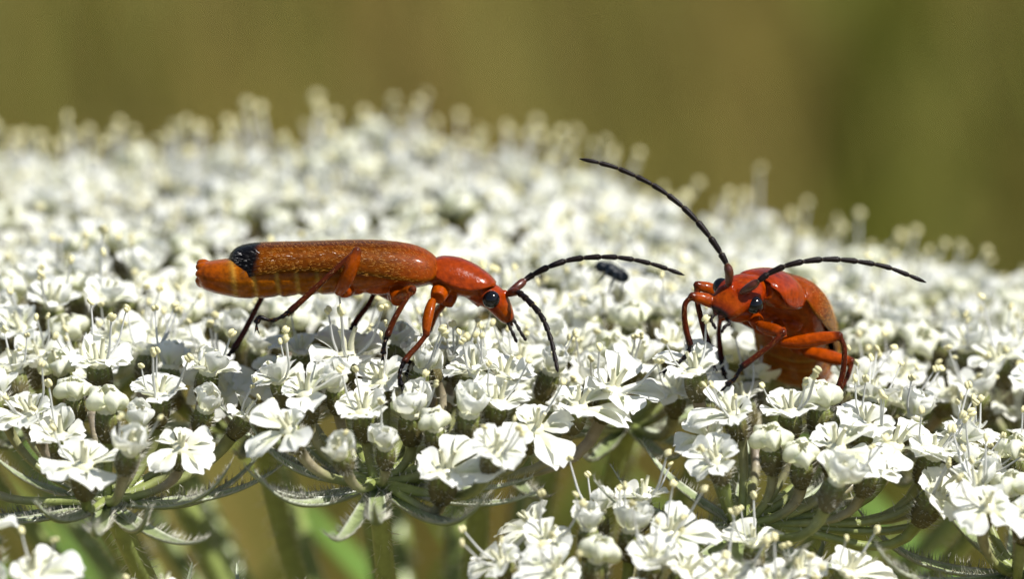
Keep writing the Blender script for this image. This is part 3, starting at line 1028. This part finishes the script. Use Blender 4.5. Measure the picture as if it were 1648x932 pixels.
    # wing cases
    est = [(369, 421, 428, .14), (372, 410, 439, .46), (380, 401, 445.5, .74), (394, 395.5, 447.5, .93), (415, 392.5, 444, 1.06), (450, 391, 438, 1.13), (500, 390, 436, 1.16),
           (545, 388.5, 437, 1.17), (590, 388, 443, 1.17), (630, 390, 450, 1.15), (660, 394.5, 454, 1.08), (680, 401, 455, 1.0), (692, 408, 452, .91), (699, 414, 447, .80), (704, 421, 440, .64)]
    def ecol(v, u, t):
        px = v.x / S + 600
        c = lerp((0.045, 0.010, 0.0003), (0.125, 0.030, 0.0005), .5 + .32 * math.sin(9 * abs(t) + 1.2) + .18 * math.sin(37 * abs(t) + 1.3 * math.sin(px * .05)))
        c = lerp(c, (0.16, 0.027, 0.0006), sstep(610, 690, px))
        if abs(t) > .97: c = lerp(c, (0.17, 0.06, 0.003), .6)
        if abs(t) < .05: c = lerp(c, (0.09, 0.022, 0.003), .7)
        edge = 418 + 3 * math.sin(11 * t) - 5 * t * t
        return lerp((0.003, 0.0025, 0.0025), c, sstep(edge - 4, edge + 5, px))
    for s in (1, -1):
        sts = [(x, t, b, w * s) for x, t, b, w in px2(est, 600, 440)]
        eb = shell_sheet(T @ B, sts, 90, 34, False, ecol, t0=.012, power=(.80, .62))
        eo = link('wing_case', eb.mesh('wing_case', ['elytron']), root)
        so = eo.modifiers.new('thickness', 'SOLIDIFY'); so.thickness = .045; so.offset = 1 if s > 0 else -1
        hb = MB()       # fine golden down on the wing case
        Bm = (T @ B); Bi = Bm.inverted()
        eV = [Vector(v) for v in eb.v]
        fw = (Bm.to_3x3() @ Vector((-1, 0, 0)))
        cells = [(i, k) for i in range(2, 88) for k in range(1, 33)]
        areas = [(eV[(i + 1) * 34 + k] - eV[i * 34 + k]).cross(eV[i * 34 + k + 1] - eV[i * 34 + k]).length + 1e-12 for i, k in cells]
        for i, k in rb.choices(cells, areas, k=1900):
            a, b2, c2 = eV[i * 34 + k], eV[(i + 1) * 34 + k], eV[i * 34 + k + 1]
            p = a + (b2 - a) * rb.random() + (c2 - a) * rb.random()
            nn = (b2 - a).cross(c2 - a)
            if nn.length < 1e-9: continue
            nn.normalize()
            lp = Bi @ p
            if nn.dot(p - (Bm @ Vector((lp.x, 0, -.2)))) < 0: nn = -nn
            d = (fw + nn * rb.uniform(.25, .6) + Vector((rb.gauss(0, .2), rb.gauss(0, .2), rb.gauss(0, .2)))).normalized()
            sd = d.cross(nn).normalized() * .0036
            p = p + nn * .04
            dark = lp.x / S + 600 < 421
            hb.add([p - sd, p + sd, p + d * rb.uniform(.08, .15)], [(0, 1, 2)], (0.010, 0.007, 0.006) if dark else (0.45, 0.20, 0.02))
        ho = link('down_hair', hb.mesh('down_hair', ['gold_hair'], False), eo)
        tag(ho, kind='stuff')
    # shield
    pst = [(x * S, t * S, b * S, w) for x, t, b, w in
           [(-5, 20, -7, .66), (-1, 23, -9, .71), (8, 27, -12, .76), (30, 31, -16, .79), (55, 28.5, -15, .77), (75, 23, -7, .73), (88, 17.5, 2, .62), (96, 12, 7, .40)]]
    def pcol(v, u, t):
        c = lerp((0.195, 0.024, 0.0006), (0.12, 0.013, 0.001), math.exp(-(t / .35) ** 2) * .8)
        c = lerp(c, (0.07, 0.012, 0.003), .7 * math.exp(-(t / .10) ** 2) * sstep(.45, .8, u))
        c = lerp(c, (0.07, 0.012, 0.004), .7 * (1 - sstep(0, .06, u)))
        return (c[0], c[1] * red, c[2])
    pb = shell_sheet(T @ P, pst, 44, 41, True, pcol, power=(.85, .85))
    po = link('pronotum', pb.mesh('pronotum', ['pronotum']), root)
    so = po.modifiers.new('thickness', 'SOLIDIFY'); so.thickness = .05; so.offset = 1
    # eyes
    for s in (-1, 1):
        eb = MB(); R3 = (T @ H).to_3x3()
        ellipsoid(eb, T @ H @ Vector((26.5 * S, s * .57, 3 * S)), (R3 @ Vector((.235, 0, .0)), R3 @ Vector((0, .235, 0)), R3 @ Vector((0, 0, .245))), 20, 28)
        link('eye', eb.mesh('eye', ['eye']), root)
    # antennae of eleven joints
    for ctrl in antennae:
        segs = spline_segments([T @ Vector(c) for c in ctrl], 11, .098, .064)
        first = None
        for i, (pts, rr) in enumerate(segs):
            ab = MB()
            tube(ab, pts, rr, 10)
            me = ab.mesh('antenna_joint', ['antenna_base' if i < 1 else 'antenna'])
            if first is None:
                first = link('antenna', me, root)
            else:
                link('antenna_joint', me, first)
                cb = MB(); d = (pts[1] - pts[0]).normalized()
                tube(cb, [pts[0] - d * .025, pts[0] + d * .02], [rr[0] * 1.05] * 2, 8)
                link('joint_ring', cb.mesh('joint_ring', ['joint']), first)
    for ctrl in palps:
        ab = MB(); pts = catmull([T @ Vector(c) for c in ctrl], 16)
        tube(ab, pts, [.05 * (.65 + .5 * ((i / 15 * 3.999) % 1)) * (1 if i < 15 else .3) for i in range(16)], 8)
        link('palp', ab.mesh('palp', ['antenna']), root)
    return root

def mat3(x, zhint, origin):
    x = x.normalized(); y = zhint.cross(x).normalized(); z = x.cross(y)
    m = Matrix((x, y, z)).transposed().to_4x4(); m.translation = origin
    return m

GRP = 'red soldier beetles on the flower head'
# --- the beetle seen from its side
DB = .75
B1 = mat3(R, U, W(600, 440, DB))
P1 = mat3(R * math.cos(rad(18)) - U * math.sin(rad(18)), U, W(702, 437, DB))
H1 = mat3(R * math.cos(rad(38)) - U * math.sin(rad(38)), U, W(768, 468, DB))
legs1 = [
    dict(coxa=[W(566, 462, .3), W(552, 470, -.25)], femur=[W(546, 470, -.35), W(556, 452, -.75), W(568, 425, -.95), W(574, 405, -1.0)], fr=.22,
         tibia=[W(574, 403, -1.0), W(540, 434, -1.0), W(500, 471, -.95), W(466, 502, -.9)],
         tarsus=[W(466, 502, -.9), W(452, 511, -.9), W(436, 516, -.9), (W(418, 511, -.9)), W(413, 520, -.9), W(413, 530, -.9)]),
    dict(coxa=[W(566, 462, 1.0), W(552, 468, 1.5)], femur=[W(548, 468, 1.6), W(520, 450, 2.0), W(480, 448, 2.1), W(436, 455, 2.1)], fr=.19,
         tibia=[W(434, 456, 2.1), W(412, 497, 2.0), W(393, 534, 1.9), W(376, 562, 1.8)],
         tarsus=[W(376, 562, 1.8), W(368, 572, 1.75), W(360, 582, 1.7), W(352, 590, 1.7)]),
    dict(coxa=[W(642, 460, .4), W(640, 484, -.3)], cr=.225, femur=[W(640, 478, -.25), W(655, 470, -.7), W(662, 468, -.9), W(664, 466, -1.0)], fr=.17,
         tibia=[W(664, 466, -1.0), W(650, 487, -1.0), W(634, 515, -.9), W(623, 541, -.8)],
         tarsus=[W(623, 541, -.8), W(619, 553, -.75), W(617, 564, -.7), W(616, 578, -.65)], tcol=(0.08, 0.015, 0.003)),
    dict(coxa=[W(640, 460, 1.1), W(632, 480, 1.6)], cr=.19, femur=[W(632, 480, 1.65), W(622, 472, 2.0), W(612, 468, 2.1), W(604, 470, 2.1)], fr=.16,
         tibia=[W(603, 470, 2.1), W(592, 492, 2.0), W(578, 510, 1.9), W(568, 526, 1.8)],
         tarsus=[W(568, 526, 1.8), W(560, 537, 1.75), W(552, 546, 1.7), W(544, 555, 1.7)]),
    dict(coxa=[W(714, 456, .5), W(704, 480, -.1)], cr=.235, ccol=(0.25, 0.040, 0.0006),
         femur=[W(696, 483, -.15), W(691, 500, -.35), W(687, 520, -.5), W(686, 538, -.6)], fr=.165,
         tibia=[W(685, 540, -.6), W(673, 556, -.7), W(660, 570, -.8), W(650, 583, -.9)],
         tarsus=[W(650, 583, -.9), W(645, 594, -.95), W(643, 605, -1.0), W(645, 618, -1.0), W(649, 630, -1.0)]),
    dict(coxa=[W(728, 464, .8), W(719, 491, .6)], cr=.2, ccol=(0.21, 0.034, 0.0006),
         femur=[W(714, 490, 1.3), W(704, 500, 1.7), W(697, 512, 1.9), W(692, 530, 2.0)], fr=.15,
         tibia=[W(691, 532, 2.0), W(681, 548, 2.0), W(668, 566, 1.9), W(660, 580, 1.8)],
         tarsus=[W(660, 580, 1.8), W(656, 590, 1.8), W(655, 600, 1.8), W(656, 610, 1.8)]),
]
ant1 = [[W(818, 472, DB - .18), W(832, 462, DB - .15), W(852, 446, DB + .1), W(880, 431, .7), W(915, 419, .8), W(955, 414, .8), W(1000, 415, .8), W(1050, 425, .8), W(1102, 443, .8)],
        [W(816, 474, DB - .25), W(832, 470, DB - .5), W(852, 486, -.3), W(873, 512, -.7), W(887, 548, -1.0), W(893, 575, -1.2), W(898, 600, -1.4)]]
palp1 = [[W(816, 514, DB - .2), W(820, 526, DB - .25), W(825, 536, DB - .3), W(832, 552, DB - .3)],
         [W(824, 511, DB + .1), W(832, 524, DB + .05), W(840, 538, DB), W(847, 549, DB)]]
beetle('soldier_beetle', 'orange soldier beetle seen full length in side view, black tip on its wing cases',
       B1, P1, H1, legs1, ant1, palp1, GRP, W(640, 580, DB))

# --- the beetle facing the camera
b_dir = camdir(.135, -.36, .90)                 # from shoulders to tail
up2 = camdir(.34, .88, .36)
pr0 = W(1258, 470, 1.0)                          # rear of the shield
B2 = mat3(-b_dir, up2, pr0 + b_dir * (102 * S))
P2 = mat3(camdir(-.42, .10, -.80), camdir(.44, .88, .15), pr0)
hd0 = P2 @ Vector((62 * S, 0, -10 * S))
H2 = mat3(camdir(-.60, -.42, -.64), camdir(.28, .86, -.35), W(1203, 467, -.45))
def D_(p): return (p - CAM).dot(F) - DIST
legs2 = [
    # front, camera's left
    dict(coxa=[W(1205, 505, -.2), W(1180, 508, -.6)], femur=[W(1182, 505, -.6), W(1160, 491, -.8), W(1135, 482, -1.0), W(1114, 477, -1.1)], fr=.185,
         tibia=[W(1113, 477, -1.1), W(1102, 492, -1.1), W(1103, 525, -1.0), W(1111, 556, -.9)],
         tarsus=[W(1111, 556, -.9), W(1106, 570, -.9), W(1094, 582, -.95), W(1080, 588, -1.0), W(1068, 600, -1.1)]),
    # middle, camera's left
    dict(coxa=[W(1225, 505, .7), W(1195, 490, .6)], femur=[W(1195, 490, .6), W(1168, 478, .3), W(1142, 465, 0), W(1122, 459, -.1)], fr=.185,
         tibia=[W(1121, 460, -.1), W(1122, 485, -.1), W(1130, 520, 0), W(1140, 556, 0)],
         tarsus=[W(1140, 556, 0), W(1142, 568, 0), W(1146, 580, -.1), W(1150, 592, -.2)]),
    # hind, camera's left
    dict(coxa=[W(1245, 530, 2.6), W(1215, 525, 2.6)], femur=[W(1215, 525, 2.6), W(1195, 512, 2.6), W(1175, 508, 2.6), W(1160, 512, 2.6)], fr=.16,
         tibia=[W(1159, 512, 2.6), W(1157, 535, 2.6), W(1158, 555, 2.5), W(1161, 580, 2.4)],
         tarsus=[W(1161, 580, 2.4), W(1162, 590, 2.4), W(1165, 600, 2.4), W(1168, 610, 2.4)]),
    # front, camera's right
    dict(coxa=[W(1212, 508, -.2), W(1222, 524, -.5)], cr=.19, ccol=(0.20, 0.031, 0.0006), femur=[W(1222, 524, -.6), W(1236, 529, -.9), W(1250, 533, -1.2), W(1260, 536, -1.35)], fr=.18,
         tibia=[W(1260, 536, -1.35), W(1240, 556, -1.4), W(1218, 573, -1.4), W(1195, 590, -1.4)],
         tarsus=[W(1195, 590, -1.4), W(1187, 602, -1.4), W(1182, 611, -1.4), W(1172, 618, -1.4), W(1161, 630, -1.4)]),
    # middle, camera's right
    dict(coxa=[W(1250, 520, .9), W(1256, 548, .3)], femur=[W(1258, 551, .1), W(1290, 550, -.1), W(1322, 545, -.3), W(1350, 541, -.4)], fr=.20, fcol=(0.26, 0.044, 0.0006),
         tibia=[W(1351, 541, -.4), W(1359, 562, -.4), W(1356, 602, -.3), W(1343, 640, -.2)],
         tarsus=[W(1343, 640, -.2), W(1350, 650, -.3), W(1357, 660, -.4), W(1363, 668, -.5), W(1368, 676, -.5)]),
    # hind, camera's right
    dict(coxa=[W(1276, 550, 2.6), W(1292, 565, 2.4)], femur=[W(1294, 566, 2.4), W(1320, 571, 2.3), W(1348, 578, 2.2), W(1370, 582, 2.1)], fr=.19, fcol=(0.26, 0.044, 0.0006),
         tibia=[W(1371, 583, 2.1), W(1364, 606, 2.0), W(1352, 626, 1.9), W(1338, 640, 1.8)],
         tarsus=[W(1338, 640, 1.8), W(1328, 648, 1.7), W(1318, 655, 1.6), W(1304, 668, 1.5)]),
]
aL, aR = H2 @ Vector((40 * S, -.2, 22 * S)), H2 @ Vector((40 * S, .2, 22 * S))
ant2 = [[aL, W(1173, 436, -1.3), W(1160, 408, -1.3), W(1135, 372, -1.3), W(1100, 334, -1.2), W(1055, 300, -1.1), W(1000, 273, -1.0), W(965, 262, -1.0), W(932, 255, -1.0)],
        [aR, W(1213, 458, -1.5), W(1240, 439, -1.5), W(1275, 425, -1.5), W(1320, 418, -1.4), W(1365, 419, -1.3), W(1420, 428, -1.2), W(1455, 440, -1.1), W(1491, 455, -1.0)]]
mo_ = H2 @ Vector((74 * S, 0, -8 * S))
def rel(p, dx, dy, dd): return p + R * (dx * S) - U * (dy * S) + F * dd
palp2 = [[rel(mo_, -8, 2, 0), rel(mo_, -14, 8, -.1), rel(mo_, -10, 17, -.2), rel(mo_, -6, 24, -.2)],
         [rel(mo_, 8, 4, 0), rel(mo_, 16, 14, -.1), rel(mo_, 8, 20, -.2), rel(mo_, 2, 30, -.25)]]
beetle('soldier_beetle', 'red orange soldier beetle facing forward with raised head and two long spread antennae',
       B2, P2, H2, legs2, ant2, palp2, GRP, W(1240, 640, .5), belly=17, red=.85)

# ------------------------------------------------------------------ small dark fly behind the feelers
def fly():
    d0 = 5.6
    root = link('small_fly', None); root.location = W(985, 465, d0)
    tag(root, 'tiny blue black fly sitting on blossoms under the tip of a feeler', 'fly')
    T = Matrix.Translation(-root.location)
    ax = (W(1008, 452, d0 + .3) - W(966, 428, d0)).normalized()
    s = MB()
    upv = camdir(.3, .9, -.2); sd = ax.cross(upv).normalized(); upv = sd.cross(ax)
    for px, py, a, b in ((967, 429, .17, .18), (984, 435, .27, .21), (998, 443, .30, .19)):
        ellipsoid(s, W(px, py, d0), (ax * a, sd * b, upv * b), 14, 18)
    for k in range(3):
        for q in (-1, 1):
            p0 = W(986, 434, d0) + ax * (-.15 + .15 * k) + sd * q * .15
            tube(s, [p0, p0 + sd * q * .35 - upv * .1 + ax * (k - 1) * .15, p0 + sd * q * .5 - upv * .55 + ax * (k - 1) * .25], [.04, .035, .025], 6)
    tmp = bpy.data.objects.new('tmp', s.mesh('tmp', ['fly'])); scn.collection.objects.link(tmp)
    rm = tmp.modifiers.new('skin', 'REMESH'); rm.mode = 'VOXEL'; rm.voxel_size = .025
    me = bpy.data.meshes.new_from_object(tmp.evaluated_get(bpy.context.evaluated_depsgraph_get()))
    bpy.data.objects.remove(tmp)
    me.transform(T); me.polygons.foreach_set('use_smooth', [True] * len(me.polygons)); me.name = 'fly_body'
    link('body', me, root)
    for q in (-1, 1):
        w = MB(); p0 = T @ (W(988, 430, d0) + sd * q * .12 + upv * .15)
        dr = (ax * 1.0 + sd * q * .25 + upv * .25).normalized(); cr = dr.cross(upv).normalized()
        verts = []
        for i in range(9):
            t = i / 8; ww = .24 * math.sin(math.pi * min(1, .08 + t * .9)) ** .7
            for v in (-1, 0, 1): verts.append(p0 + dr * t * 1.1 + cr * v * ww + upv * .02 * (v == 0))
        w.add(verts, grid_faces(9, 3))
        link('wing', w.mesh('wing', ['wing']), root)
fly()
